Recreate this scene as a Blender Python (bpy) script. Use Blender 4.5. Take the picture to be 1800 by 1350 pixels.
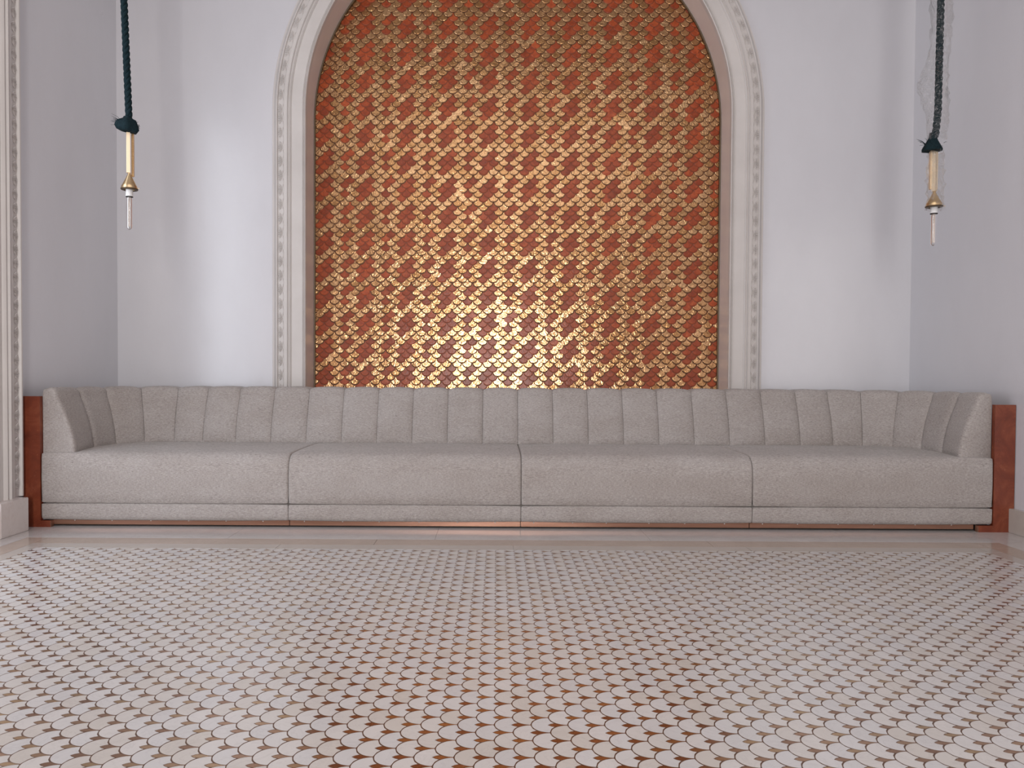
import bpy, bmesh, math, random
from mathutils import Vector, Matrix
random.seed(7)
R = math.radians
C = bpy.context.scene.collection
for o in list(bpy.data.objects): bpy.data.objects.remove(o)

# ------------------------------------------------------------ camera, world, lights, exposure
F, CAMZ = 1350.0, 0.95
cam = bpy.data.cameras.new('camera'); camo = bpy.data.objects.new('camera', cam); C.objects.link(camo)
cam.sensor_fit = 'HORIZONTAL'; cam.sensor_width = 36.0; cam.lens = 36.0*F/1800
cam.shift_x = 28/1800; cam.shift_y = 15/1800
camo.matrix_world = Matrix.Translation((0, 0, CAMZ)) @ Matrix.Rotation(R(90-1.27), 4, 'X') @ Matrix.Rotation(R(0.32), 4, 'Z')
bpy.context.scene.camera = camo
sc = bpy.context.scene
sc.view_settings.view_transform = 'Standard'; sc.view_settings.look = 'None'
sc.view_settings.gamma = 1; sc.view_settings.use_curve_mapping = False
sc.view_settings.exposure = 0.0

world = bpy.data.worlds.new('world'); sc.world = world; world.use_nodes = True
bgn = world.node_tree.nodes['Background']; bgn.inputs[0].default_value = (0.80, 0.88, 1.0, 1); bgn.inputs[1].default_value = 1.0

def area(name, loc, rot, sx, sy, power, col, spread=180):
    l = bpy.data.lights.new(name, 'AREA'); l.shape = 'RECTANGLE'; l.size = sx; l.size_y = sy
    l.energy = power; l.color = col; l.spread = R(spread)
    o = bpy.data.objects.new(name, l); C.objects.link(o); o.location = loc; o.rotation_euler = rot
    return o
# daylight through the tall window of the left wall and through the doorway behind the camera
area('window_daylight', (-3.12, 3.22, 2.0), (R(90), 0, R(-90)), 1.4, 3.4, 47, (0.86, 0.91, 1.0))
area('doorway_daylight', (-0.14, -4.05, 2.20), (R(90), 0, 0), 1.05, 3.5, 262, (1.0, 0.955, 0.915))
area('ceiling_fill', (0.2, 0.1, 5.14), (0, 0, 0), 4.4, 5.0, 66, (1.0, 0.97, 0.97))  # added fill lamp under the closed ceiling

# ------------------------------------------------------------ dimensions (metres, x right, y away, z up)
XL, XR, YB, YN, YF, CEIL = -2.93, 3.20, 5.95, 6.20, -4.0, 5.2
XC, RA, ZS = 0.16, 1.626, 2.975           # arch centre, radius, spring height
SC, SY = 0.132, 4.715                    # sofa centre, sofa front plane

# ------------------------------------------------------------ helpers
def new_obj(name, verts, faces, mat=None, parent=None, smooth=None, attrs=None, mats=None, midx=None):
    me = bpy.data.meshes.new(name); me.from_pydata(verts, [], faces); me.update()
    if mat: me.materials.append(mat)
    if attrs is not None:
        a = me.attributes.new('tone', 'FLOAT', 'FACE'); a.data.foreach_set('value', attrs)
    if smooth is not None:
        me.polygons.foreach_set('use_smooth', [True]*len(me.polygons))
        me.set_sharp_from_angle(angle=R(smooth))
    o = bpy.data.objects.new(name, me); C.objects.link(o)
    if parent: o.parent = parent
    return o
def copy_obj(o, parent=None, loc=None):
    c = o.copy(); C.objects.link(c)
    if parent: c.parent = parent
    if loc is not None: c.location = loc
    return c
def tag(o, label, cat, group=None):
    o['label'] = label; o['category'] = cat
    if group: o['group'] = group
    return o
def thing(name, label, cat, loc=(0, 0, 0), group=None):
    o = bpy.data.objects.new(name, None); C.objects.link(o); o.location = loc; o.empty_display_size = .1
    return tag(o, label, cat, group)
def struct(o, label=None):
    o['kind'] = 'structure'
    if label: o['label'] = label
    return o
class MB:
    def __init__(s): s.v = []; s.f = []; s.t = []
    def add(s, vs, fs, tone=0.5):
        b = len(s.v); s.v += [tuple(v) for v in vs]; s.f += [tuple(i+b for i in f) for f in fs]; s.t += [tone]*len(fs)
    def box(s, x0, y0, z0, x1, y1, z1, b=0.0, tone=.5):
        if b <= 0:
            vs = [(x, y, z) for z in (z0, z1) for y in (y0, y1) for x in (x0, x1)]
            s.add(vs, [(0, 2, 3, 1), (4, 5, 7, 6), (0, 1, 5, 4), (2, 6, 7, 3), (0, 4, 6, 2), (1, 3, 7, 5)], tone)
        else:
            bm = bmesh.new(); bmesh.ops.create_cube(bm, size=1)
            for v in bm.verts:
                v.co = Vector(((x0+x1)/2+v.co.x*(x1-x0), (y0+y1)/2+v.co.y*(y1-y0), (z0+z1)/2+v.co.z*(z1-z0)))
            bmesh.ops.bevel(bm, geom=bm.edges[:], offset=b, segments=2, affect='EDGES')
            s.bm(bm, tone)
    def bm(s, bm, tone=.5):
        bm.verts.index_update()
        s.add([v.co[:] for v in bm.verts], [[v.index for v in f.verts] for f in bm.faces], tone); bm.free()
    def tube(s, pts, rad, n=8, cap=True, tone=.5):
        vs = []; m = len(pts); P = [Vector(p) for p in pts]
        for i, p in enumerate(P):
            d = (P[min(i+1, m-1)]-P[max(i-1, 0)]).normalized()
            u = d.cross(Vector((0.31, 1, 0.17))).normalized(); w = d.cross(u)
            r = rad[i] if isinstance(rad, (list, tuple)) else rad
            vs += [p+r*(u*math.cos(2*math.pi*k/n)+w*math.sin(2*math.pi*k/n)) for k in range(n)]
        fs = [(i*n+k, i*n+(k+1) % n, (i+1)*n+(k+1) % n, (i+1)*n+k) for i in range(m-1) for k in range(n)]
        if cap: fs += [tuple(range(n))[::-1], tuple((m-1)*n+k for k in range(n))]
        s.add(vs, fs, tone)
    def lathe(s, prof, c=(0, 0, 0), n=20, tone=.5):
        vs = [(c[0]+r*math.cos(2*math.pi*k/n), c[1]+r*math.sin(2*math.pi*k/n), c[2]+z) for r, z in prof for k in range(n)]
        fs = [(i*n+k, i*n+(k+1) % n, (i+1)*n+(k+1) % n, (i+1)*n+k) for i in range(len(prof)-1) for k in range(n)]
        s.add(vs, fs, tone)
    def build(s, name, mat, parent=None, smooth=None):
        return new_obj(name, s.v, s.f, mat, parent, smooth, s.t)
def fix_normals(o):
    bm = bmesh.new(); bm.from_mesh(o.data); bmesh.ops.recalc_face_normals(bm, faces=bm.faces); bm.to_mesh(o.data); bm.free(); return o

# ------------------------------------------------------------ materials
def mat(name, col, rough=.5, metal=0., spec=.5):
    m = bpy.data.materials.new(name); m.use_nodes = True; n = m.node_tree.nodes; b = n['Principled BSDF']
    b.inputs['Base Color'].default_value = (*col, 1); b.inputs['Roughness'].default_value = rough
    b.inputs['Metallic'].default_value = metal; b.inputs['Specular IOR Level'].default_value = spec
    return m, m.node_tree, b
def nd(t, typ, **kw):
    n = t.nodes.new(typ)
    for k, v in kw.items():
        if hasattr(n, k): setattr(n, k, v)
        else: n.inputs[k].default_value = v
    return n
def pos(t, scale=(1, 1, 1)):
    g = nd(t, 'ShaderNodeNewGeometry'); m = nd(t, 'ShaderNodeMapping'); m.inputs['Scale'].default_value = scale
    t.links.new(g.outputs['Position'], m.inputs['Vector']); return m.outputs[0]
def noise(t, vec, scale, detail=4, rough=.55, dist=0.):
    n = nd(t, 'ShaderNodeTexNoise'); n.inputs['Scale'].default_value = scale; n.inputs['Detail'].default_value = detail
    n.inputs['Roughness'].default_value = rough; n.inputs['Distortion'].default_value = dist
    t.links.new(vec, n.inputs['Vector']); return n.outputs['Fac']
def ramp(t, fac, stops):
    r = nd(t, 'ShaderNodeValToRGB'); e = r.color_ramp.elements
    while len(e) < len(stops): e.new(.5)
    for i, (p, c) in enumerate(stops): e[i].position = p; e[i].color = (*c, 1)
    t.links.new(fac, r.inputs[0]); return r.outputs[0]
def mix(t, a, b, fac, mode='MIX'):
    m = nd(t, 'ShaderNodeMix'); m.data_type = 'RGBA'; m.blend_type = mode
    for s, v in ((6, a), (7, b)):
        if isinstance(v, tuple): m.inputs[s].default_value = (*v, 1)
        else: t.links.new(v, m.inputs[s])
    if isinstance(fac, float): m.inputs[0].default_value = fac
    else: t.links.new(fac, m.inputs[0])
    return m.outputs[2]
def bump(t, b, h, strength, dist):
    n = nd(t, 'ShaderNodeBump'); n.inputs['Strength'].default_value = strength; n.inputs['Distance'].default_value = dist
    t.links.new(h, n.inputs['Height']); t.links.new(n.outputs[0], b.inputs['Normal'])
def tone_attr(t):
    a = nd(t, 'ShaderNodeAttribute'); a.attribute_name = 'tone'; return a.outputs['Fac']

M = {}
# satin plaster
m, t, b = mat('satin_plaster', (.63, .62, .645),   .30, 0, 1.0); M['wall'] = m
t.links.new(ramp(t, noise(t, pos(t, (1, 1, .5)), 1.3, 5), [(.3, (.605, .60, .635)), (.7, (.665, .66, .695))]), b.inputs['Base Color'])
t.links.new(nd(t, 'ShaderNodeMath', operation='MULTIPLY_ADD').outputs[0], b.inputs['Roughness'])
mm = t.nodes[-1]; mm.inputs[1].default_value = .10; mm.inputs[2].default_value = .20
t.links.new(noise(t, pos(t), 2.2, 3), mm.inputs[0])
bump(t, b, noise(t, pos(t), 9, 3), .12, .01)
m, t, b = mat('cream_moulding', (.60, .565, .545), .42); M['moulding'] = m
t.links.new(ramp(t, noise(t, pos(t), 3, 4), [(.3, (.56, .525, .505)), (.7, (.63, .595, .575))]), b.inputs['Base Color'])
m, t, b = mat('taupe_paint', (.40, .315, .275), .45); M['reveal'] = m
t.links.new(ramp(t, noise(t, pos(t), 2, 4), [(.3, (.64, .56, .52)), (.7, (.72, .64, .60))]), b.inputs['Base Color'])
m, t, b = mat('grey_ceiling', (.50, .48, .47), .7); M['ceiling'] = m
# marbles
def marble(name, c0, c1, vein, rough, use_tone=False, tint=None):
    m, t, b = mat(name, c0, rough, 0, .35)
    p = pos(t)
    n1 = noise(t, p, 3.1, 6, .6, 1.2)
    c = ramp(t, n1, [(.25, c0), (.75, c1)])
    v = ramp(t, noise(t, p, 6.5, 8, .65, 2.0), [(.47, (0, 0, 0)), (.5, (1, 1, 1)), (.53, (0, 0, 0))])
    vm = nd(t, 'ShaderNodeMath', operation='MULTIPLY'); vm.inputs[1].default_value = .22; t.links.new(v, vm.inputs[0])
    c = mix(t, c, vein, vm.outputs[0])
    if use_tone:
        c = mix(t, c, ramp(t, tone_attr(t), [(0, (.90, .85, .80)), (.25, (.95, .92, .895)), (.5, (1, .975, .965)), (.8, (.95, .95, .97)), (1, (.92, .91, .92))]), 1.0, 'MULTIPLY')
    t.links.new(c, b.inputs['Base Color']); return m
M['white_marble'] = marble('white_marble', (.575, .555, .54), (.63, .61, .595), (.45, .42, .42), .22, True)
M['grey_marble'] = marble('grey_marble', (.50, .465, .45), (.60, .555, .54), (.36, .33, .33), .13)
M['taupe_marble'] = marble('taupe_marble', (.40, .315, .26), (.47, .375, .315), (.30, .23, .19), .14)
M['cream_marble'] = marble('cream_marble', (.43, .38, .34), (.49, .435, .395), (.42, .37, .33), .14)
M['plinth_marble'] = marble('plinth_marble', (.60, .54, .52), (.70, .64, .62), (.50, .38, .34), .3)
# brass inlays
m, t, b = mat('bronze_inlay', (.50, .28, .16), .22, 1.0); M['inlay'] = m
t.links.new(ramp(t, tone_attr(t), [(0, (.43, .25, .16)), (.5, (.57, .36, .23)), (1, (.66, .46, .26))]), b.inputs['Base Color'])
m, t, b = mat('bronze_bed', (.17, .095, .06), .35, .6); M['bed'] = m
# gold scale
m, t, b = mat('gold_leaf_scale', (.86, .58, .27), .26, 1.0); M['gold'] = m
p = pos(t)
c = ramp(t, tone_attr(t), [(0, (.50, .27, .12)), (.3, (.56, .32, .155)), (.7, (.59, .345, .175)), (1, (.64, .395, .21))])
n2 = noise(t, p, 75, 3, .6, 1.6)
c = mix(t, c, ramp(t, noise(t, p, 45, 2, .5, 1.6), [(.38, (.50, .42, .32)), (.5, (1, 1, 1))]), .45, 'MULTIPLY')
t.links.new(c, b.inputs['Base Color'])
t.links.new(ramp(t, noise(t, p, 40, 2), [(.3, (.13, .13, .13)), (.7, (.25, .25, .25))]), b.inputs['Roughness'])
bump(t, b, noise(t, p, 34, 2, .45, 1.5), .6, .0045)
# red scale
m, t, b = mat('red_glazed_scale', (.42, .09, .04), .28, 0, .4); M['red'] = m
p = pos(t)
c = ramp(t, noise(t, p, 34, 5, .65, .6), [(.25, (.21, .034, .011)), (.5, (.355, .066, .019)), (.68, (.43, .098, .032)), (.85, (.54, .19, .085))])
c = mix(t, c, ramp(t, tone_attr(t), [(0, (.78, .72, .70)), (1, (1.12, 1.08, 1.0))]), 1.0, 'MULTIPLY')
t.links.new(c, b.inputs['Base Color']); bump(t, b, noise(t, p, 70, 2), .35, .003)
m, t, b = mat('mosaic_backing', (.16, .07, .03), .7); M['backing'] = m
m, t, b = mat('edge_shade_rim', (.095, .034, .010), .5, .3); M['rim'] = m  # rim colours carry the shade on scale edges and in the gaps
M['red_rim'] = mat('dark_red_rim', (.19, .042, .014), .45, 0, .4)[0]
m, t, b = mat('bronze_edge', (.10, .065, .035), .5, .5); M['edge'] = m
# red stone of the side panels
m, t, b = mat('red_stone', (.26, .06, .03), .3); M['stone'] = m
p = pos(t)
c = ramp(t, noise(t, p, 7, 7, .65, .8), [(.25, (.105, .020, .010)), (.5, (.185, .040, .018)), (.75, (.28, .085, .040))])
sp = ramp(t, noise(t, p, 42, 6, .75, 2.5), [(.64, (0, 0, 0)), (.70, (.7, .7, .7))])
t.links.new(mix(t, c, (.62, .33, .16), sp), b.inputs['Base Color'])
# fabric
m, t, b = mat('linen_boucle', (.5, .47, .45), .9, 0, .2); M['fabric'] = m
p = pos(t, (1, 1, 6.5))
n1 = noise(t, p, 62, 4, .72)
n3 = noise(t, pos(t, (6, 6, 1.2)), 60, 2)
c = ramp(t, n1, [(.30, (.195, .172, .158)), (.44, (.365, .330, .309)), (.58, (.435, .396, .372)), (.74, (.60, .557, .535))])
c = mix(t, c, ramp(t, n3, [(.3, (.86, .86, .86)), (.7, (1.08, 1.08, 1.08))]), 1.0, 'MULTIPLY')
c = mix(t, c, ramp(t, noise(t, pos(t, (1, 1, 2)), 3.5, 3), [(.3, (.93, .92, .92)), (.7, (1.04, 1.05, 1.07))]), 1.0, 'MULTIPLY')
t.links.new(c, b.inputs['Base Color']); bump(t, b, n1, .45, .004)
b.inputs['Sheen Weight'].default_value = .15
m, t, b = mat('copper_strip', (.40, .235, .165), .33, .55); M['toe'] = m
t.links.new(ramp(t, noise(t, pos(t, (.6, 1, 12)), 4, 3), [(.3, (.25, .125, .08)), (.7, (.34, .18, .125))]), b.inputs['Base Color'])
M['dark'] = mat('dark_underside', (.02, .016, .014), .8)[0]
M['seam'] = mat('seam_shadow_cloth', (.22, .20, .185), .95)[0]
M['stud'] = mat('pale_nail', (.85, .80, .78), .3, .3)[0]
# pendants
m, t, b = mat('teal_rope', (.008, .030, .038), .85, 0, .2); M['rope'] = m
c = ramp(t, noise(t, pos(t, (1, 1, 1)), 180, 3), [(.3, (.002, .007, .010)), (.7, (.008, .026, .033))]); t.links.new(c, b.inputs['Base Color'])
m, t, b = mat('brushed_brass', (.72, .52, .30), .30, 1.0); M['brass'] = m
t.links.new(ramp(t, noise(t, pos(t, (1, 1, 30)), 30, 2), [(.3, (.62, .44, .24)), (.7, (.80, .60, .36))]), b.inputs['Base Color'])
m, t, b = mat('pale_brass', (.86, .70, .50), .42, .75); M['stem'] = m
M['socket'] = mat('white_porcelain', (.80, .80, .80), .35)[0]
m, t, b = mat('clear_glass', (1, 1, 1), .02); b.inputs['Transmission Weight'].default_value = 1; b.inputs['IOR'].default_value = 1.35; M['glass'] = m
m, t, b = mat('pane_glass', (1, 1, 1), .0); b.inputs['Transmission Weight'].default_value = 1; b.inputs['IOR'].default_value = 1.0; M['pane'] = m
m = bpy.data.materials.new('thin_bulb_glass'); m.use_nodes = True; t = m.node_tree; t.nodes.clear(); M['glass'] = m
out = nd(t, 'ShaderNodeOutputMaterial'); tr = nd(t, 'ShaderNodeBsdfTransparent'); tr.inputs[0].default_value = (.93, .92, .91, 1)
gl = nd(t, 'ShaderNodeBsdfGlossy'); gl.inputs['Roughness'].default_value = .04; gl.inputs['Color'].default_value = (.95, .93, .92, 1)
fr = nd(t, 'ShaderNodeFresnel'); fr.inputs[0].default_value = 1.6
mx = nd(t, 'ShaderNodeMixShader'); t.links.new(fr.outputs[0], mx.inputs[0]); t.links.new(tr.outputs[0], mx.inputs[1]); t.links.new(gl.outputs[0], mx.inputs[2])
t.links.new(mx.outputs[0], out.inputs[0])
M['filament'] = mat('filament_rod', (.62, .50, .40), .35, .6)[0]
# cellophane: thin clear film
m = bpy.data.materials.new('clear_film'); m.use_nodes = True; t = m.node_tree; t.nodes.clear(); M['film'] = m
out = nd(t, 'ShaderNodeOutputMaterial'); tr = nd(t, 'ShaderNodeBsdfTransparent'); gl = nd(t, 'ShaderNodeBsdfGlossy')
gl.inputs['Roughness'].default_value = .25; gl.inputs['Color'].default_value = (1, 1, 1, 1)
fr = nd(t, 'ShaderNodeFresnel'); fr.inputs[0].default_value = 1.5
ad = nd(t, 'ShaderNodeMath', operation='MULTIPLY_ADD'); ad.inputs[1].default_value = .5; ad.inputs[2].default_value = 0; ad.use_clamp = True
bp = nd(t, 'ShaderNodeBump'); bp.inputs['Strength'].default_value = 1; bp.inputs['Distance'].default_value = .01
t.links.new(noise(t, pos(t), 60, 3, .6, 2), bp.inputs['Height']); t.links.new(bp.outputs[0], gl.inputs['Normal']); t.links.new(bp.outputs[0], fr.inputs['Normal'])
t.links.new(fr.outputs[0], ad.inputs[0])
cr = ramp(t, noise(t, pos(t), 17, 2, .5, 3.5), [(.488, (0, 0, 0)), (.5, (.75, .75, .75)), (.512, (0, 0, 0))])
mxx = nd(t, 'ShaderNodeMath', operation='ADD'); mxx.use_clamp = True; t.links.new(ad.outputs[0], mxx.inputs[0]); t.links.new(cr, mxx.inputs[1])
mx = nd(t, 'ShaderNodeMixShader'); t.links.new(mxx.outputs[0], mx.inputs[0]); t.links.new(tr.outputs[0], mx.inputs[1]); t.links.new(gl.outputs[0], mx.inputs[2])
t.links.new(mx.outputs[0], out.inputs[0])
M['frame'] = mat('white_window_frame', (.75, .74, .74), .4)[0]

# ------------------------------------------------------------ room shell
# arch path, from the left foot over the crown to the right foot: (x, z, outward normal)
ZSILL = 0.60
def arch_path(r, z0=0.0, nstr=2, narc=64):
    P = []
    for i in range(nstr): P.append((XC-r, z0+(ZS-z0)*i/nstr, -1, 0))
    for i in range(narc+1):
        a = math.pi*(1-i/narc); P.append((XC+r*math.cos(a), ZS+r*math.sin(a), math.cos(a), math.sin(a)))
    for i in range(nstr-1, -1, -1): P.append((XC+r, z0+(ZS-z0)*i/nstr, 1, 0))
    return P
# back wall with the arched niche
mb = MB(); P = arch_path(RA, ZSILL)
outer = []
for (x, z, nx, nz) in P:
    if nz == 0: outer.append((XL if nx < 0 else XR, z))
    else:
        tt = []
        if abs(nx) > 1e-6: tt.append(((XR if nx > 0 else XL)-x)/nx)
        tt.append((CEIL-z)/nz); k = min(tt); outer.append((x+nx*k, z+nz*k))
vs = [(x, YB, z) for x, z, _, _ in P]+[(x, YB, z) for x, z in outer]+[(x, YN+.012, z) for x, z, _, _ in P]; n = len(P)
mb.add(vs[:2*n], [(i, i+1, n+i+1, n+i) for i in range(n-1)])
# corner fillers
for i in range(n-1):
    (xa, za), (xb, zb) = outer[i], outer[i+1]
    if za != zb and xa != xb: mb.add([(xa, YB, za), (xb, YB, zb), (XL if xa < 0 else XR, YB, CEIL)], [(0, 1, 2)])
mb.add([(XL, YB, 0), (XR, YB, 0), (XR, YB, ZSILL), (XL, YB, ZSILL)], [(0, 1, 2, 3)])
mb.box(XL, YN+.02, 0, XR, YN+.10, CEIL)
wb = struct(mb.build('wall_back', M['wall']))
mb = MB(); mb.add([(x, YB-.0, z) for x, z, _, _ in P]+[(x, YN+.012, z) for x, z, _, _ in P], [(i, n+i, n+i+1, i+1) for i in range(n-1)])
mb.add([(XC-RA, YB, ZSILL), (XC+RA, YB, ZSILL), (XC+RA, YN+.012, ZSILL), (XC-RA, YN+.012, ZSILL)], [(0, 1, 2, 3)])
rv = mb.build('niche_reveal', M['reveal'], wb, 30); rv['label'] = 'shaded taupe reveal inside the arch'

WY0, WY1, WZ0, WZ1 = 2.70, 4.325, 0.22, 4.1     # tall window in the left wall
mb = MB(); T = .28
mb.box(XL-T, YF, 0, XL, WY0, CEIL); mb.box(XL-T, WY1, 0, XL, YN, CEIL)
mb.box(XL-T, WY0, 0, XL, WY1, WZ0); mb.box(XL-T, WY0, WZ1, XL, WY1, CEIL)
struct(mb.build('wall_left', M['wall']))
mb = MB(); mb.box(XR, YF, 0, XR+T, YN, CEIL); struct(mb.build('wall_right', M['wall']))
DX0, DX1, DZ = -1.15, 0.90, 4.05
mb = MB(); mb.box(XL-T, YF-T, 0, DX0, YF, CEIL); mb.box(DX1, YF-T, 0, XR+T, YF, CEIL); mb.box(DX0, YF-T, DZ, DX1, YF, CEIL)
struct(mb.build('wall_front', M['reveal']))
mb = MB(); mb.box(XL-T, YF-T, CEIL, XR+T, YN+.1, CEIL+.1); struct(mb.build('ceiling', M['ceiling']))
# window frame and panes
mb = MB(); xw0, xw1 = XL-.24, XL-.17
for y0, y1, z0, z1 in ((WY0, WY0+.07, WZ0, WZ1), (WY1-.07, WY1, WZ0, WZ1), (WY0+.07, WY1-.07, WZ0, WZ0+.09), (WY0+.07, WY1-.07, WZ1-.07, WZ1), ((WY0+WY1)/2-.035, (WY0+WY1)/2+.035, WZ0+.09, WZ1-.07)):
    mb.box(xw0-.03, y0, z0, xw1-.03, y1, z1, .004)
wf = struct(mb.build('window_1', M['frame']))
for y0, y1 in ((WY0+.07, (WY0+WY1)/2-.035), ((WY0+WY1)/2+.035, WY1-.07)):
    mb = MB(); mb.box(xw0, y0, WZ0+.09, xw0+.006, y1, WZ1-.07); mb.build('pane', M['pane'], wf)

# moulding profile: (distance from the opening edge, height above the wall)
PROF = [(0, 0), (0, .042), (.006, .049), (.012, .042), (.016, .034), (.022, .044), (.028, .034), (.110, .034), (.114, .044), (.120, .050), (.126, .042),
        (.131, .042), (.137, .055), (.143, .044), (.166, .044), (.171, .034), (.214, .026), (.219, .040), (.226, .040), (.236, .022), (.252, .010), (.262, .009), (.266, 0)]
# carved leaf of the moulding: five raised fingers fanning from the root; local x along the run, y across, z out
lv, lf = [], []
def finger(x0, y0, x1, y1, wdt, h):
    d = Vector((x1-x0, y1-y0)); L = d.length; d /= L; q = Vector((-d.y, d.x)); b0 = len(lv)
    c = Vector((x0, y0))+d*L*.45
    lv.extend([(x0, y0, .002), (c.x+q.x*wdt, c.y+q.y*wdt, 0), (c.x-q.x*wdt, c.y-q.y*wdt, 0), (x1, y1, .002), (c.x, c.y, h)])
    lf.extend([(b0, b0+4, b0+1), (b0, b0+2, b0+4), (b0+1, b0+4, b0+3), (b0+2, b0+3, b0+4)])
for q, L_, hh in ((-.046, .040, .009), (-.031, .043, .010), (-.016, .045, .011), (0, .046, .012), (.016, .045, .011), (.031, .043, .010), (.046, .040, .009)):
    finger(q*.30, .001+abs(q)*.20, q, L_*(1-abs(q)*3.2), .0068, hh)
finger(-.052, .0, .0, .010, .004, .007); finger(.052, .0, .0, .010, .004, .007)
leaf_me = bpy.data.meshes.new('leaf_carving'); leaf_me.from_pydata(lv, [], lf); leaf_me.materials.append(M['moulding'])

def sweep_arch(name, prof, Y, mat_, r0, z0, parent=None, smooth=28):
    P = arch_path(1.0, z0); k = len(prof); vs = []
    for (x, z, nx, nz) in arch_path(r0, z0):
        for (d, h) in prof: vs.append((x+nx*d, Y-h, z+nz*d))
    m_ = len(P)
    fs = [(i*k+j, i*k+j+1, (i+1)*k+j+1, (i+1)*k+j) for i in range(m_-1) for j in range(k-1)]
    return fix_normals(new_obj(name, vs, fs, mat_, parent, smooth, [.5]*len(fs)))
tr = struct(sweep_arch('trim_1', PROF, YB, M['moulding'], RA, 0.0), 'arched cream moulding framing the niche')
def leaf_at(parent, X, Y, Z, xa, ya, za):   # axes of the local frame in the world
    o = bpy.data.objects.new('leaf_carving', leaf_me); C.objects.link(o); o.parent = parent
    m4 = Matrix((xa, ya, za)).transposed().to_4x4(); m4.translation = (X, Y, Z); o.matrix_local = m4
    return o
PITCH = .109; rr = RA+.171
z = .62
while z < ZS-.02:
    leaf_at(tr, XC-rr, YB-.031, z, Vector((0, 0, 1)), Vector((-1, 0, 0)), Vector((0, -1, 0)))
    leaf_at(tr, XC+rr, YB-.031, z, Vector((0, 0, 1)), Vector((1, 0, 0)), Vector((0, -1, 0)))
    z += PITCH
na = int(math.pi*rr/PITCH)
for i in range(na+1):
    a = math.pi*(1-i/na); r_ = Vector((math.cos(a), 0, math.sin(a))); tn = Vector((math.sin(a), 0, -math.cos(a)))
    if a < math.pi/2: tn = -tn
    leaf_at(tr, XC+rr*math.cos(a), YB-.031, ZS+rr*math.sin(a), tn, r_, Vector((0, -1, 0)))
# casing of the left window, same moulding
def casing(name, y_edge, sgn):
    vs = []; k = len(PROF)
    for zz in (.2, WZ1+.02):
        for (d, h) in PROF: vs.append((XL+h*1.15, y_edge+sgn*d*1.57, zz))
    fs = [(j, j+1, k+j+1, k+j) for j in range(k-1)]
    return struct(fix_normals(new_obj(name, vs, fs, M['moulding'], None, 28, [.5]*len(fs))))
c1 = casing('trim_2', WY1, 1); c1['label'] = 'carved cream casing at the left edge'
z = .28
while z < WZ1:
    leaf_at(c1, XL+.036, WY1+.171*1.57, z, Vector((0, 0, .76)), Vector((0, 1.5, 0)), Vector((.7, 0, 0))); z += .083
casing('trim_3', WY0, -1)
mb = MB(); mb.box(XL, WY0-.42, WZ1+.02, XL+.06, WY1+.42, WZ1+.28, .01); struct(mb.build('trim_4', M['moulding']))
# plinth blocks and baseboards
mb = MB(); mb.box(XL, 4.36, 0, XL+.112, 4.62, .20, .003); struct(mb.build('baseboard_left', M['plinth_marble']), 'veined marble plinth under the carved casing')
mb = MB(); mb.box(XL, YF, 0, XL+.045, 2.27, .17, .003); mb.box(XL, 2.28, 0, XL+.10, 4.355, .17, .003); struct(mb.build('baseboard_window', M['plinth_marble']))
mb = MB(); mb.box(XR-.035, YF, 0, XR, 4.733, .148, .003); bo = struct(mb.build('baseboard_right', M['cream_marble']))

# ------------------------------------------------------------ floor
FX0, FX1, FY0, FY1 = -2.50, 2.69, 0.40, 4.168
mb = MB(); mb.box(XL, YF, -.06, XR, YN, -.004); floor = struct(mb.build('floor', M['grey_marble']))
mb = MB(); mb.box(FX0, FY0, -.004, FX1, FY1, -.00012); o = mb.build('metal_bed', M['bed'], floor)
o['label'] = 'thin bronze lines between the floor scales'
def slab(name, x0, y0, x1, y1, mk, tone=.5):
    mb = MB(); mb.box(x0, y0, -.004, x1, y1, 0, .0006, tone); return mb.build(name, M[mk], floor)
def ring(name, x0, y1, x1, wl, wt, wr, mk, step):
    # strips round three sides, mitred by butting; x0,x1,y1 inner edge
    g = .0008
    xs = [x0]; 
    while xs[-1]+step < x1-.3: xs.append(xs[-1]+step)
    xs.append(x1)
    for a, b_ in zip(xs[:-1], xs[1:]): slab(name, a+g, y1+g, b_-g, y1+wt-g, mk)
    for s in (-1, 1):
        xa, xb = (x0-wl, x0) if s < 0 else (x1, x1+wr)
        slab(name, xa+g, y1+g, xb-g, y1+wt-g, mk)
        y = y1
        while y > FY0+.05:
            y2 = max(FY0, y-step); slab(name, xa+g, y2+g, xb-g, y-g, mk); y = y2
ring('cream_border_strip', FX0, FY1, FX1, .08, .105, .08, 'cream_marble', 1.3)
ring('taupe_border_strip', FX0-.08, FY1+.105, FX1+.08, .125, .145, .14, 'taupe_marble', 1.9)
gx0, gx1, gy = FX0-.205, FX1+.22, FY1+.25
xs = [gx0, -1.55, -.35, .9, 2.1, gx1]
for a, b_ in zip(xs[:-1], xs[1:]): slab('grey_border_slab', a+.0005, gy+.0005, b_-.0005, YB-.001, 'grey_marble')
for xa, xb in ((XL, gx0), (gx1, XR)):
    y = YB-.001
    for y2 in (4.41, 3.2, 2.0, .8, FY0): slab('grey_border_slab', xa+.0005, y2+.0005, xb-.0005, y-.0005, 'grey_marble'); y = y2
for j in range(4):
    for i in range(6):
        w_ = (XR-XL)/6; h_ = (FY0-YF)/4
        slab('floor_slab', XL+i*w_+.001, YF+j*h_+.001, XL+(i+1)*w_-.001, YF+(j+1)*h_-.001, 'grey_marble')
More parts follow.
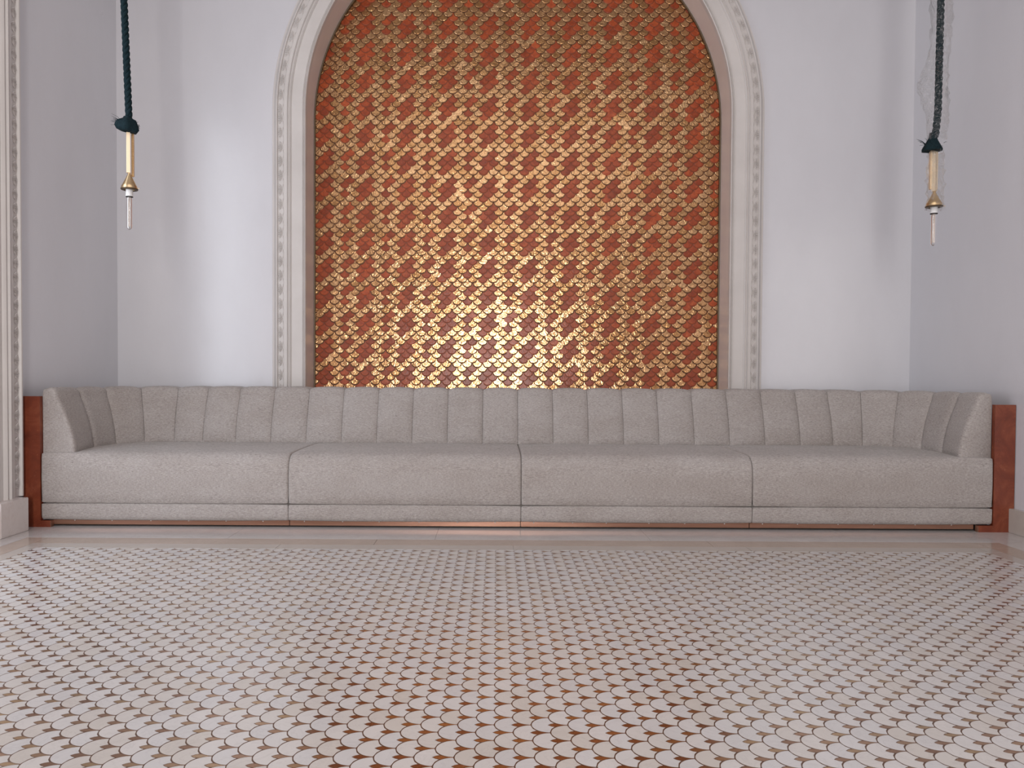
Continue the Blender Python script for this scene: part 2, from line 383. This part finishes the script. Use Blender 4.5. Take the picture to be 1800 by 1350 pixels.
# fish-scale field
W, D, Y00 = .1000, .04484, 1.8895
NA = 12
def inset(poly, g):
    n = len(poly); out = []
    for i in range(n):
        p0, p1, p2 = Vector(poly[i-1]), Vector(poly[i]), Vector(poly[(i+1) % n])
        a = (p1-p0).normalized(); b_ = (p2-p1).normalized()
        na_, nb = Vector((-a.y, a.x)), Vector((-b_.y, b_.x)); q = (na_+nb)
        if q.length < .2: q = na_
        q.normalize(); k = 1/max(.45, q.dot(na_)); out.append(tuple(p1+q*g*k))
    return out
low = []
for i in range(NA+1):
    x = W/2*(1-math.cos(math.pi/2*i/NA)); low.append((x, -D*math.sqrt(max(0, 1-((x-W/2)/(W/2))**2))))
conc = []
for x in (.57*W, .64*W, .71*W): conc.append((x, -(D-D*math.sqrt(1-((x-W)/(W/2))**2))))
leafl = [(.71*W, -.185*D), (.66*W, -.195*D), (.60*W, -.180*D), (.54*W, -.115*D), (.485*W, 0)]
cc = lambda x: -(D-D*math.sqrt(1-((x*W-W)/(W/2))**2))
half = low+[(x*W, cc(x)) for x in (.56, .61)]+[(.665*W, -.238*D), (.61*W, -.185*D), (.55*W, -.125*D), (.485*W, 0)]
tile_poly = half+[(x, -y) for x, y in half[-2:0:-1]]
tile_poly = inset(tile_poly, .0022)
lf_lo = [(.485*W, 0)]+[(x, y) for x, y in leafl[-2:0:-1]]+[(x, -(D-D*math.sqrt(1-((x-W)/(W/2))**2))*.98) for x in (.715*W, .77*W, .84*W, .91*W)]+[(.985*W, -.0006)]
leaf_poly = lf_lo+[(x, -y) for x, y in lf_lo[:0:-1]]
def clip(poly, x0, y0, x1, y1):
    for ax, lim, sg in ((0, x0, 1), (0, x1, -1), (1, y0, 1), (1, y1, -1)):
        out = []
        for i in range(len(poly)):
            a, b_ = poly[i-1], poly[i]; ia, ib = sg*(a[ax]-lim) >= 0, sg*(b_[ax]-lim) >= 0
            if ia != ib:
                k = (lim-a[ax])/(b_[ax]-a[ax]); out.append((a[0]+k*(b_[0]-a[0]), a[1]+k*(b_[1]-a[1])))
            if ib: out.append(b_)
        poly = out
        if len(poly) < 3: return []
    return poly
def prism(poly, z0, z1):
    n = len(poly)
    return [(x, y, z1) for x, y in poly]+[(x, y, z0) for x, y in poly], [tuple(range(n))]+[(i, n+i, n+(i+1) % n, (i+1) % n) for i in range(n)]
NV = 10
def variants(name, poly, mk, z1):
    L = []
    for k in range(NV):
        vs, fs = prism(poly, -.003, z1); me = bpy.data.meshes.new(name); me.from_pydata(vs, [], fs); me.materials.append(M[mk])
        a = me.attributes.new('tone', 'FLOAT', 'FACE'); a.data.foreach_set('value', [(k+.5)/NV]*len(fs)); L.append(me)
    return L
tile_me = variants('floor_tile', tile_poly, 'white_marble', 0); leafi_me = variants('leaf_inlay', leaf_poly, 'inlay', -.00005)
cells = []
for r in range(int((FY0-Y00)/D)-2, int((FY1-Y00)/D)+3):
    off = 0 if r % 2 == 0 else W/2
    for c_ in range(-28, 30):
        x, y = c_*W+off, Y00+r*D
        if FX0-W < x < FX1 and FY0-D < y < FY1+D: cells.append((x, y))
def inframe(x, y, z):
    u = 872+x*F/y; v = 660-(z-CAMZ)*F/y
    return 0 < u < 1800 and 0 < v < 1350
inside = [c_ for c_ in cells if c_[0] > FX0 and c_[0]+W < FX1 and FY0+D < c_[1] < FY1-D]
vis = sorted([c_ for c_ in inside if c_[1] > .5 and inframe(c_[0]+W/2, c_[1], 0)], key=lambda q: q[1]**2+q[0]**2)[:300]
vs_ = set(vis); big_t, big_l = MB(), MB()
for (x, y) in cells:
    tn = random.random(); k = int(tn*NV); k2 = random.randrange(NV)
    if (x, y) in vs_:
        for me, nm, kk in ((tile_me, 'floor_tile', k), (leafi_me, 'leaf_inlay', k2)):
            o = bpy.data.objects.new(nm, me[kk]); C.objects.link(o); o.parent = floor; o.location = (x, y, 0)
    else:
        for poly, big, tt, z1 in ((tile_poly, big_t, (k+.5)/NV, 0), (leaf_poly, big_l, (k2+.5)/NV, -.00005)):
            q = clip([(x+a, y+b_) for a, b_ in poly], FX0, FY0, FX1, FY1)
            if len(q) > 2: big.add(*prism(q, -.003, z1), tone=tt)
o = big_t.build('floor_tile', M['white_marble'], floor); o['kind'] = 'stuff'; o['label'] = 'white marble fish-scale tiles of the far floor'
o = big_l.build('leaf_inlay', M['inlay'], floor); o['kind'] = 'stuff'; o['label'] = 'bronze leaf inlays of the far floor'

# ------------------------------------------------------------ mosaic in the niche
mos = thing('scale_mosaic', 'arched wall mosaic of overlapping gold and brick-red fish scales in the niche', 'mosaic', (XC, YN, ZSILL))
def under(o, root):           # keep world coordinates of a mesh built at the origin
    o.parent = root; o.location = -Vector(root.location); return o
P = arch_path(RA-.002, ZSILL+.002)
n = len(P); vs = [(x, YN, z) for x, z, _, _ in P]+[(x, YN+.010, z) for x, z, _, _ in P]
o = new_obj('backing', vs, [tuple(range(n))[::-1], tuple(range(n, 2*n))]+[(i, (i+1) % n, n+(i+1) % n, n+i) for i in range(n)], M['backing']); under(o, mos)
o = sweep_arch('edge_trim', [(-.011, 0), (-.011, .024), (-.002, .026), (-.001, 0)], YN, M['edge'], RA, ZSILL+.004); under(o, mos)
SW, SD = .0822, .03585
def scale_geo(seed):
    rg = random.Random(seed); na_ = 9; ring0, ring1, ring2 = [], [], []
    a_, b_ = SW/2*.86, SD*.845; bev = .0038
    prot = lambda z: .0135-.0062*min(1, max(0, z)/(2*SD))
    for i in range(na_):
        th = math.pi*i/(na_-1); cx, cz = -math.cos(th), -math.sin(th)
        ring1.append((cx*a_, SD+cz*b_)); ring0.append((cx*(a_-bev*.8), SD+cz*(b_-bev))); ring2.append((cx*SW/2*1.0, SD+cz*SD*1.04))
    top = [(SW*.36, SD*1.45), (SW*.12, SD*2.0), (-SW*.12, SD*2.0), (-SW*.36, SD*1.45)]
    vs, fs = [], []
    c = len(ring0)+len(top); tiltx, tilty = rg.gauss(0, .008), rg.gauss(0, .009)
    pf = lambda x, z: -(prot(z)+tiltx*x+tilty*(z-SD))
    vs += [(x, pf(x, z), z) for x, z in ring0+top]; vs.append((0, pf(0, SD)-.0003, SD*.95))
    nn = c
    fs += [(i, (i+1) % nn, c) for i in range(nn)]
    b0 = len(vs); vs += [(x, pf(x, z)+.0024, z) for x, z in ring1]
    fs += [(b0+i, b0+i+1, i+1, i) for i in range(na_-1)]
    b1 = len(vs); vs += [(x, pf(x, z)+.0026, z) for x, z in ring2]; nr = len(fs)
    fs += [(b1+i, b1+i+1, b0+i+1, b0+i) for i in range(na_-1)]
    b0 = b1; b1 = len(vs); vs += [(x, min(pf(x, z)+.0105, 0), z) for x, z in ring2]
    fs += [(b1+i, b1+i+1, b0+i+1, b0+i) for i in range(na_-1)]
    return vs, fs, nr
GEO = [scale_geo(k) for k in range(14)]
RED = {0: (0, 2), 1: (1, 5), 2: (0,), 3: (), 4: (2, 6), 5: (1, 5)}
X0s, Z0s = -.440, 2.192
me_cache = {}
def scale_mesh(kind, k):
    if (kind, k) not in me_cache:
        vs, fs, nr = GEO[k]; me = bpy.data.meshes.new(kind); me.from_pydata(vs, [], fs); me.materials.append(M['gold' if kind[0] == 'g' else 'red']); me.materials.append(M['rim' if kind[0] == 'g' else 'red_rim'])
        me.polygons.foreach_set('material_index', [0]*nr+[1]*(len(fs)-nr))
        a = me.attributes.new('tone', 'FLOAT', 'FACE'); a.data.foreach_set('value', [(k*.37) % 1]*len(fs)); me_cache[(kind, k)] = me
    return me_cache[(kind, k)]
YS = YN-.0005; lst = {'gold_scale': [], 'red_scale': []}
lim = RA-.012
for r in range(-70, 46):
    zt = Z0s-r*SD
    if zt+2*SD < ZSILL or zt > ZS+RA: continue
    for u in range(-60, 70):
        if (u-r) % 2: continue
        x = X0s+u*SW/2
        kind = 'red_scale' if (u % 8) in RED[r % 6] else 'gold_scale'
        dx = x-XC; dz = max(0, zt+SD-ZS); dist = math.hypot(dx, dz)
        if dist > lim+SW*.75: continue
        edge = dist > lim-SW*.75 or zt < ZSILL+.01
        lst[kind].append((x, zt, edge, dist, dx, dz))
for kind, L in lst.items():
    ok = [q for q in L if not q[2] and q[1] > .87 and inframe(q[0], YN, q[1])]
    ok.sort(key=lambda q: (q[1]-CAMZ)**2+q[0]**2); pick = set(ok[:300]); big = MB(); bigr = MB()
    for q in L:
        x, zt, edge, dist, dx, dz = q; k = random.randrange(14)
        if q in pick:
            o = bpy.data.objects.new(kind, scale_mesh(kind, k)); C.objects.link(o); o.parent = mos
            o.location = Vector((x, YS, zt))-mos.location; continue
        vs, fs, nr = GEO[k]; vs = [(a+x, b_+YS, c_+zt) for a, b_, c_ in vs]
        if edge:
          for part, bigx in ((fs[:nr], big), (fs[nr:], bigr)):
            bm = bmesh.new(); bv = [bm.verts.new(v) for v in vs]
            for f in part: bm.faces.new([bv[i] for i in f])
            for v in [v for v in bm.verts if not v.link_faces]: bm.verts.remove(v)
            planes = [((XC+dx/dist*lim, 0, (ZS+dz/dist*lim if dz > 0 else 0)), (dx/dist, 0, dz/dist if dz > 0 else 0)), ((0, 0, ZSILL+.005), (0, 0, -1))]
            for co, no in planes:
                bmesh.ops.bisect_plane(bm, geom=bm.verts[:]+bm.edges[:]+bm.faces[:], plane_co=co, plane_no=no, clear_outer=True)
            if bm.faces: bigx.bm(bm, (k*.37) % 1)
            else: bm.free()
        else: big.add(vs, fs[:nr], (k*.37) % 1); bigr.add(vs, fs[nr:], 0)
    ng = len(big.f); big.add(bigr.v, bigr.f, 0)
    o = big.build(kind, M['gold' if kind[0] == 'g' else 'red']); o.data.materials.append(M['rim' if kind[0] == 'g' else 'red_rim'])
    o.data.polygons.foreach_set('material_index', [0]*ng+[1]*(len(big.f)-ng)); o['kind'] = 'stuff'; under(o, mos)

# ------------------------------------------------------------ sofa
sofa = thing('sofa', 'very long light grey channel-backed upholstered sofa against the arched mosaic wall', 'sofa', (SC, SY, 0))
SL, SR = -2.801, 3.066
joints = [SL, -1.278, .158, 1.585, SR]
def loft(name, rings, mat_, parent, capends=True, smooth=50):
    k = len(rings[0]); vs = [p for r_ in rings for p in r_]
    fs = [(i*k+j, i*k+(j+1) % k, (i+1)*k+(j+1) % k, (i+1)*k+j) for i in range(len(rings)-1) for j in range(k)]
    if capends: fs += [tuple(range(k)), tuple((len(rings)-1)*k+j for j in range(k))]
    o = fix_normals(new_obj(name, vs, fs, mat_, None, smooth, [.5]*len(fs))); return under(o, parent)
# seats: closed profile in (y, z) with outward normals, inset near the side seams
def seat_profile(infr, z0, zt, r, yb):
    pts = [(SY+.006, z0), (SY+.001, z0+.005), (SY-.003, z0+.06), (SY-.006, z0+(zt-z0)*.5), (SY-.003, zt-r-.02)]
    for i in range(1, 7):
        a = math.pi/2*i/6; pts.append((SY+r-r*math.cos(a), zt-r+r*math.sin(a)))
    for y in (SY+.17, SY+.25, SY+.40, SY+.6, SY+.75): pts.append((y, zt+.006*math.sin(math.pi*min(1, (y-SY)/.9))))
    pts += [(yb, zt-.012), (yb, z0)]
    return pts
def sweep_seat(name, x0, x1, pf_, e, rad, mat_):
    cy = SY+.45; cz = .30; rings = []; L = x1-x0
    offs = [0, .004, .010, .018, .03, .05, .09, .16]; xs = [x0+o_ for o_ in offs]; nmid = 18
    xs += [x0+.16+(L-.32)*i/nmid for i in range(1, nmid)]; xs += [x1-o_ for o_ in offs[::-1]]
    for x in xs:
        d = min(x-x0, x1-x); q = max(0, 1-d/rad); ins = e*(1-math.sqrt(max(0, 1-q*q))) + .004*max(0, 1-d/.3)
        ring_ = []; prof = pf_(x)
        for i, (y, z) in enumerate(prof):
            a, b_ = prof[i-1], prof[(i+1) % len(prof)]; ty, tz = b_[0]-a[0], b_[1]-a[1]; l_ = math.hypot(ty, tz) or 1
            ny, nz = -tz/l_, ty/l_
            ring_.append((x, y-ny*ins, z-nz*ins))
        rings.append(ring_)
    return loft(name, rings, mat_, sofa)
for a, b_ in zip(joints[:-1], joints[1:]):
    def seat_at(x):
        k = min(1, max(0, (min(x-SL, SR-x)-.13)/.30)); k = k*k*(3-2*k)
        return seat_profile(0, .149, .462, .014+.081*k, 5.62)
    sweep_seat('seat_cushion', a+.0012, b_-.0012, seat_at, .009, .018, M['fabric'])
    zz = .043
    bp_ = [(SY+.016, zz), (SY+.004, zz+.008), (SY-.001, zz+.03), (SY-.002, zz+.07), (SY-.001, .143), (SY+.006, .148), (5.62, .148), (5.62, zz)]
    sweep_seat('base_band', a+.001, b_-.001, lambda x: bp_, .005, .008, M['fabric'])
# back with channels
RC, YI, XI = .38, 5.485, 2.765          # corner radius, inner line of the back, inner line of the arms from the centre
S1 = XI-RC; S2 = S1+RC*math.pi/2; S3 = S2+(YI-RC-(SY+.028))
def path(s):
    sg = 1 if s >= 0 else -1; q = abs(s)
    if q <= S1: return (SC+sg*q, YI, 0, 1.)
    if q <= S2:
        a = (q-S1)/RC; return (SC+sg*(S1+RC*math.sin(a)), YI-RC+RC*math.cos(a), sg*math.sin(a), math.cos(a))
    return (SC+sg*XI, YI-RC-(q-S2), sg*1., 0.)
def thick(s):
    q = abs(s); k = min(1, max(0, (q-S1)/(S2-S1))); k = k*k*(3-2*k); return .34*(1-k)+.172*k
ZT, ZBK = .862, .452
def back_profile(s, ins):
    T_ = thick(s); q = abs(s); k = min(1, max(0, (q-S2)/(S3-S2))); lean = .125 if q < S1 else .125-.02*min(1, (q-S1)/(S2-S1))
    fl = -.035*k*k          # the foot of the arm swells inwards towards its front end
    pts = []
    H = ZT-ZBK
    for i, zf in enumerate((0, .03, .12, .28, .45, .62, .76, .86)):
        off = fl*(1-zf)+lean*zf**1.25-.012*math.sin(math.pi*min(1, zf/.9))
        if zf == 0: off += .012
        pts.append((off, ZBK+H*zf))
    o1 = pts[-1][0]; rt = min(.05, H*.14)
    for a in (25, 50, 75, 90):
        pts.append((o1+.045*(1-math.cos(R(a))), ZBK+H*.86+(H*.14)*math.sin(R(a))))
    pts.append((max(T_-.03, o1+.05), ZT-.001)); pts.append((T_-.006, ZT-.012)); pts.append((T_, ZT-.04)); pts.append((T_, ZBK))
    n_ = len(pts); out = []
    for i, (o_, z) in enumerate(pts):
        a, b_ = pts[i-1], pts[(i+1) % n_]; ty, tz = b_[0]-a[0], b_[1]-a[1]; l_ = math.hypot(ty, tz) or 1
        w_ = 1. if 0 < i < n_-3 else .25
        out.append((o_+tz/l_*ins*w_, z-(-ty/l_)*(-1)*ins*w_ if False else z-(ty/l_)*ins*w_))
    return out
CH = .2535; ks = [.026+i*CH for i in range(-8, 9)]
cor = (.235, .20, .185, .19, .225)
for sg in (-1, 1):
    q = .026+sg*8*CH
    for d in cor: q += sg*d; ks.append(q)
ks.sort(); ends = [-S3]+ks+[S3]
for s0, s1 in zip(ends[:-1], ends[1:]):
    L = s1-s0; rings = []
    first, last = s0 == -S3, s1 == S3
    dlist = [0, .003, .008, .016, .03, .055]
    ss = [(s0+.0008+d, d) for d in dlist]+[(s0+L*f, min(L*f, L*(1-f))) for f in (.36, .5, .64)]+[(s1-.0008-d, d) for d in dlist[::-1]]
    for s, d in ss:
        q = max(0, 1-d/.05); ins = .015*(q**2.2)+.006*(max(0, 1-d/.12))
        if (first and s < s0+L/2) or (last and s > s1-L/2):
            q = max(0, 1-d/.03); ins = .022*(1-math.sqrt(max(0, 1-q*q)))
        x, y, nx, ny = path(s)
        rings.append([(x+nx*o_, y+ny*o_, z) for o_, z in back_profile(s, ins)])
    o = loft('back_channel', rings, M['fabric'], sofa, smooth=60)
# core cloth behind the seams so that no light shows through
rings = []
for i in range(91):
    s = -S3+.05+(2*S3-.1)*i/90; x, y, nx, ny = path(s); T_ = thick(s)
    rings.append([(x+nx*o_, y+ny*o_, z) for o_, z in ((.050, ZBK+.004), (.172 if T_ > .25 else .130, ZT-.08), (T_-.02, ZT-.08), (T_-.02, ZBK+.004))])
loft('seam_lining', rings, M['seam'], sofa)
mb = MB(); mb.box(SL+.02, SY+.03, .047, SR-.02, 5.60, .36); under(mb.build('seat_lining', M['seam']), sofa)
# toe strips, nails, dark underside
tj = [-2.745, -1.278, .156, 1.577, 2.972]
for a, b_ in zip(tj[:-1], tj[1:]):
    mb = MB(); mb.box(a+.002, SY+.035, .012, b_-.002, SY+.060, .045, .002); under(mb.build('toe_strip', M['toe']), sofa)
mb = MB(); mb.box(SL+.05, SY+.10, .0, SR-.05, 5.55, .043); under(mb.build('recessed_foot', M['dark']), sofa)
me0 = None
for i in range(24):
    x = -2.615+i*.237+random.uniform(-.015, .015)
    if me0 is None:
        mb = MB(); mb.lathe([(.0001, -.0035), (.0030, -.0025), (.0042, 0)], n=8); o = mb.build('nail_head', M['stud'], None, 60); me0 = o
        o.rotation_euler = (R(-90), 0, 0)
    else: o = copy_obj(me0)
    o.parent = sofa; o.location = Vector((x, SY+.034, .038))-sofa.location; o.rotation_euler = (R(-90), 0, 0)

# red stone panels at both ends of the sofa
def panel(name, x0, x1, zt, xf, label):
    xa, xb = sorted((x0, xf)); p = thing(name, label, 'stone panel', ((x0+x1)/2, SY+.02, 0), 'stone panels at the sofa ends')
    sg = 1 if xf > x1 else -1; xi, xo = (x1, x0) if sg > 0 else (x0, x1)
    P = [(xo, 0), (xf, 0), (xf, .040), (xi, .040), (xi, zt), (xo, zt)]; n = 6
    vs = [(x, SY+.002, z) for x, z in P]+[(x, SY+.032, z) for x, z in P]
    o = fix_normals(new_obj('slab', vs, [tuple(range(n)), tuple(range(n, 2*n))[::-1]]+[(i, (i+1) % n, n+(i+1) % n, n+i) for i in range(n)], M['stone'])); under(o, p)
    e = xf
    mb = MB(); mb.box(e-.004, SY+.004, .001, e+.004, SY+.034, .039); under(mb.build('edge_strip', M['toe']), p)
    return p
panel('stone_panel', XL+.022, SL-.003, .807, SL+.056, 'narrow red-brown stone panel left of the sofa beside the carved casing')
panel('stone_panel', SR+.003, XR-.004, .787, SR-.085, 'narrow red-brown stone panel right of the sofa against the plain wall')

# ------------------------------------------------------------ pendants
def pendant(x, y, zs, label, wrapped, lean_top, dy=0):
    """zs: dict of heights"""
    root = thing('pendant_lamp', label, 'pendant lamp', (x, y, zs['tip']), 'brass pendants hanging on dark ropes')
    P0 = lambda mb, nm, mk, sm=40: under(mb.build(nm, M[mk], None, sm), root)
    # rope: three twisted strands
    mb = MB(); zb = zs['knot']+.05; n_ = int((CEIL-zb)/.012)
    for k in range(3):
        pts = []
        for i in range(n_+1):
            z = zb+(CEIL-zb)*i/n_; f = (z-zb)
            cx = x+lean_top(f); a = 2*math.pi*(z/.105+k/3)
            pts.append((cx+.0098*math.cos(a), y+.0098*math.sin(a), z))
        mb.tube(pts, .0112, 7)
    P0(mb, 'rope', 'rope', 80)
    # frayed knot: flared skirt of cloth
    mb = MB(); zk = zs['knot']; ns = 26; rg = random.Random(3 if wrapped else 5); vs = []
    prof = [(.021, .055), (.026, .044), (.046, .034), (.060, .014), (.065, -.010), (.054, -.030), (.024, -.034), (.010, -.02)]
    if wrapped: prof = [(.018, .075), (.020, .05), (.030, .030), (.044, .004), (.054, -.018), (.052, -.030), (.022, -.030), (.010, -.02)]
    skew = (-.004, .20) if not wrapped else (-.012, .0)
    for (r_, z_) in prof:
        for k in range(ns):
            a = 2*math.pi*k/ns; rr_ = r_*(1+.10*math.sin(5*a+2)+rg.uniform(-.05, .05))
            stretch = 1.10 if math.cos(a) < 0 else .88
            vs.append((x+skew[0]+rr_*math.cos(a)*stretch, y+rr_*math.sin(a)*.85, zk+z_-skew[1]*rr_*math.cos(a)*(.9 if z_ < .02 else .2)))
    fs = [(i*ns+k, i*ns+(k+1) % ns, (i+1)*ns+(k+1) % ns, (i+1)*ns+k) for i in range(len(prof)-1) for k in range(ns)]
    mb.add(vs, fs); P0(mb, 'rope_knot', 'rope', 60)
    mb = MB()
    for i in range(60 if not wrapped else 14):
        a = rg.uniform(2.2, 4.2) if i % 4 else rg.uniform(-.6, .6); r0 = .045
        p0 = Vector((x+r0*math.cos(a), y+r0*.8*math.sin(a), zk+rg.uniform(-.01, .02)))
        d = Vector((math.cos(a)*rg.uniform(.2, .8), math.sin(a)*.4, rg.uniform(.1, .8) if i % 4 else rg.uniform(-.3, .3))).normalized()*rg.uniform(.03, .065)
        if i % 4 == 0: d *= .4
        mb.tube([p0, p0+d*.5+Vector((0, 0, .004)), p0+d+Vector((-.006, 0, -.002))], [.0014, .0010, .0005], 4)
    o = P0(mb, 'frayed_strands', 'rope'); o['kind'] = 'stuff'
    # square stem turned on its corner, with a second bar behind it
    zt, zb2 = zs['stem_top'], zs['cone_top']
    mb = MB(); bm = bmesh.new(); bmesh.ops.create_cube(bm, size=1)
    for v in bm.verts: v.co = Vector((v.co.x*.021, v.co.y*.021, v.co.z*(zt-zb2-.006)))
    bmesh.ops.bevel(bm, geom=bm.edges[:], offset=.001, segments=1, affect='EDGES')
    bmesh.ops.rotate(bm, verts=bm.verts, cent=(0, 0, 0), matrix=Matrix.Rotation(R(28), 3, 'Z'))
    bmesh.ops.translate(bm, verts=bm.verts, vec=(x-.0055 if not wrapped else x, y, (zt+zb2+.006)/2)); mb.bm(bm)
    P0(mb, 'stem', 'stem')
    if not wrapped:
        mb = MB(); mb.box(x+.006, y+.012, zb2-.012, x+.018, y+.026, zt, .001); P0(mb, 'stem_rail', 'brass')
    else:
        mb = MB(); mb.box(x-.022, y+.004, zb2+.02, x+.022, y+.024, zt+.01, .002); P0(mb, 'stem_rail', 'stem')  # wide pale bar imitates the light caught in the film
    # cone shade
    zc = zs['cone_bot']; H = zb2-zc
    mb = MB(); mb.lathe([(.0065, H+.008), (.0085, H), (.011, H-.006), (.026, H*.55), (.040, H*.24), (.0425, H*.18), (.0445, 0), (.0425, 0), (.0405, H*.16), (.025, H*.5), (.007, H-.012)], (x, y, zc), 28)
    P0(mb, 'shade', 'brass', 35)
    mb = MB(); mb.lathe([(.030, -.007), (.0450, -.006), (.0475, -.003), (.0475, .001), (.044, .002)], (x, y, zc), 28); o = P0(mb, 'shade_rim', 'edge', 35)
    mb = MB(); mb.tube([(x+.045, y-.004, zc+.002), (x+.062, y-.006, zc+.002)], .002, 6); P0(mb, 'screw', 'brass')
    zg = zs['sock_bot']
    mb = MB(); mb.lathe([(.018, zc-zg+.01), (.0195, zc-zg-.004), (.0195, .006), (.0205, .004), (.0205, 0), (.012, -.001), (.0001, -.001)], (x, y, zg), 22); P0(mb, 'socket', 'socket', 35)
    mb = MB(); mb.lathe([(.0203, -.0005), (.0203, -.004), (.014, -.004)], (x, y, zg), 22); P0(mb, 'socket_ring', 'dark', 35)
    Lb = zg-zs['tip']; rb = .0145
    mb = MB(); prof = [(.0115, -.002), (.0135, -.012), (rb, -.02)]+[(rb, -Lb+rb*1.2)]+[(rb*math.cos(R(a)), -Lb+rb*1.2-rb*1.2*math.sin(R(a))) for a in (20, 40, 60, 75, 89)]
    mb.lathe(prof, (x, y, zg), 20)
    b_ = P0(mb, 'bulb', 'glass', 60)
    mb = MB()
    for dx in (-.0045, .0045): mb.tube([(x+dx, y, zg-.004), (x+dx, y, zs['tip']+.022)], .0016, 6)
    mb.tube([(x-.0045, y, zs['tip']+.022), (x+.0045, y, zs['tip']+.022)], .0016, 6)
    f_ = mb.build('filament', M['filament'], None, 40); f_.parent = b_
    if wrapped:
        rg = random.Random(11)
        def film(z0, z1, r0, r1, seed, n_=22, m_=30, gap=1.0):
            vs = []; rg = random.Random(seed)
            for i in range(m_+1):
                f = i/m_; z = z0+(z1-z0)*f; rr_ = r0+(r1-r0)*f
                for k in range(n_):
                    a = 2*math.pi*k/n_*gap
                    q = rr_*(1+.28*math.sin(3*a+seed+f*9)*math.sin(f*23+seed)+rg.uniform(-.20, .20))
                    xo = (.006 if z < zb else .004-.022*math.exp(-((z-zb-.30)/.16)**2)*1.0)+lean_top(max(0, z-zb)); q *= 1+(.45*math.exp(-((z-zb-.30)/.16)**2) if z > zb else 0)
                    vs.append((x+xo+q*math.cos(a), y+q*.9*math.sin(a), z+rg.uniform(-.008, .008)))
            fs = [(i*n_+k, i*n_+(k+1) % n_, (i+1)*n_+(k+1) % n_, (i+1)*n_+k) for i in range(m_) for k in range(n_ if gap == 1 else n_-1)]
            return vs, fs
        mb = MB(); mb.add(*film(zs['cone_bot']-.02, zs['knot']-.03, .046, .040, 2, m_=14))
        mb.add(*film(zs['knot']+.035, CEIL-.05, .050, .058, 5, n_=18, m_=90))
        o = P0(mb, 'plastic_wrap', 'film', None); o['label'] = 'clear crumpled plastic film'
    # ceiling rose
    mb = MB(); mb.lathe([(.0001, -.03), (.05, -.03), (.065, -.02), (.07, 0)], (x+lean_top(CEIL-zb), y, CEIL-.0005), 24); P0(mb, 'ceiling_rose', 'brass', 35)
    return root
YP = 4.50
def zpx(v, hy): return CAMZ+(hy-v)*YP/F
def xpx(u): return (u-872)*YP/F
h = 656.4
pendant(xpx(229), YP, dict(knot=zpx(225, h), stem_top=zpx(236, h), cone_top=zpx(308, h), cone_bot=zpx(334, h), sock_bot=zpx(347, h), tip=zpx(405, h)),
        'bare brass pendant with a frayed dark teal rope, hanging at the left', False, lambda f: -.018*min(1, f/.7)-.012*f)
h = 663.9
pendant(xpx(1636), YP, dict(knot=zpx(259, h), stem_top=zpx(269, h), cone_top=zpx(340, h), cone_bot=zpx(364, h), sock_bot=zpx(376, h), tip=zpx(433, h)),
        'brass pendant wrapped in clear plastic film, hanging at the right', True, lambda f: .012*min(1, f/.15)+.008*f)
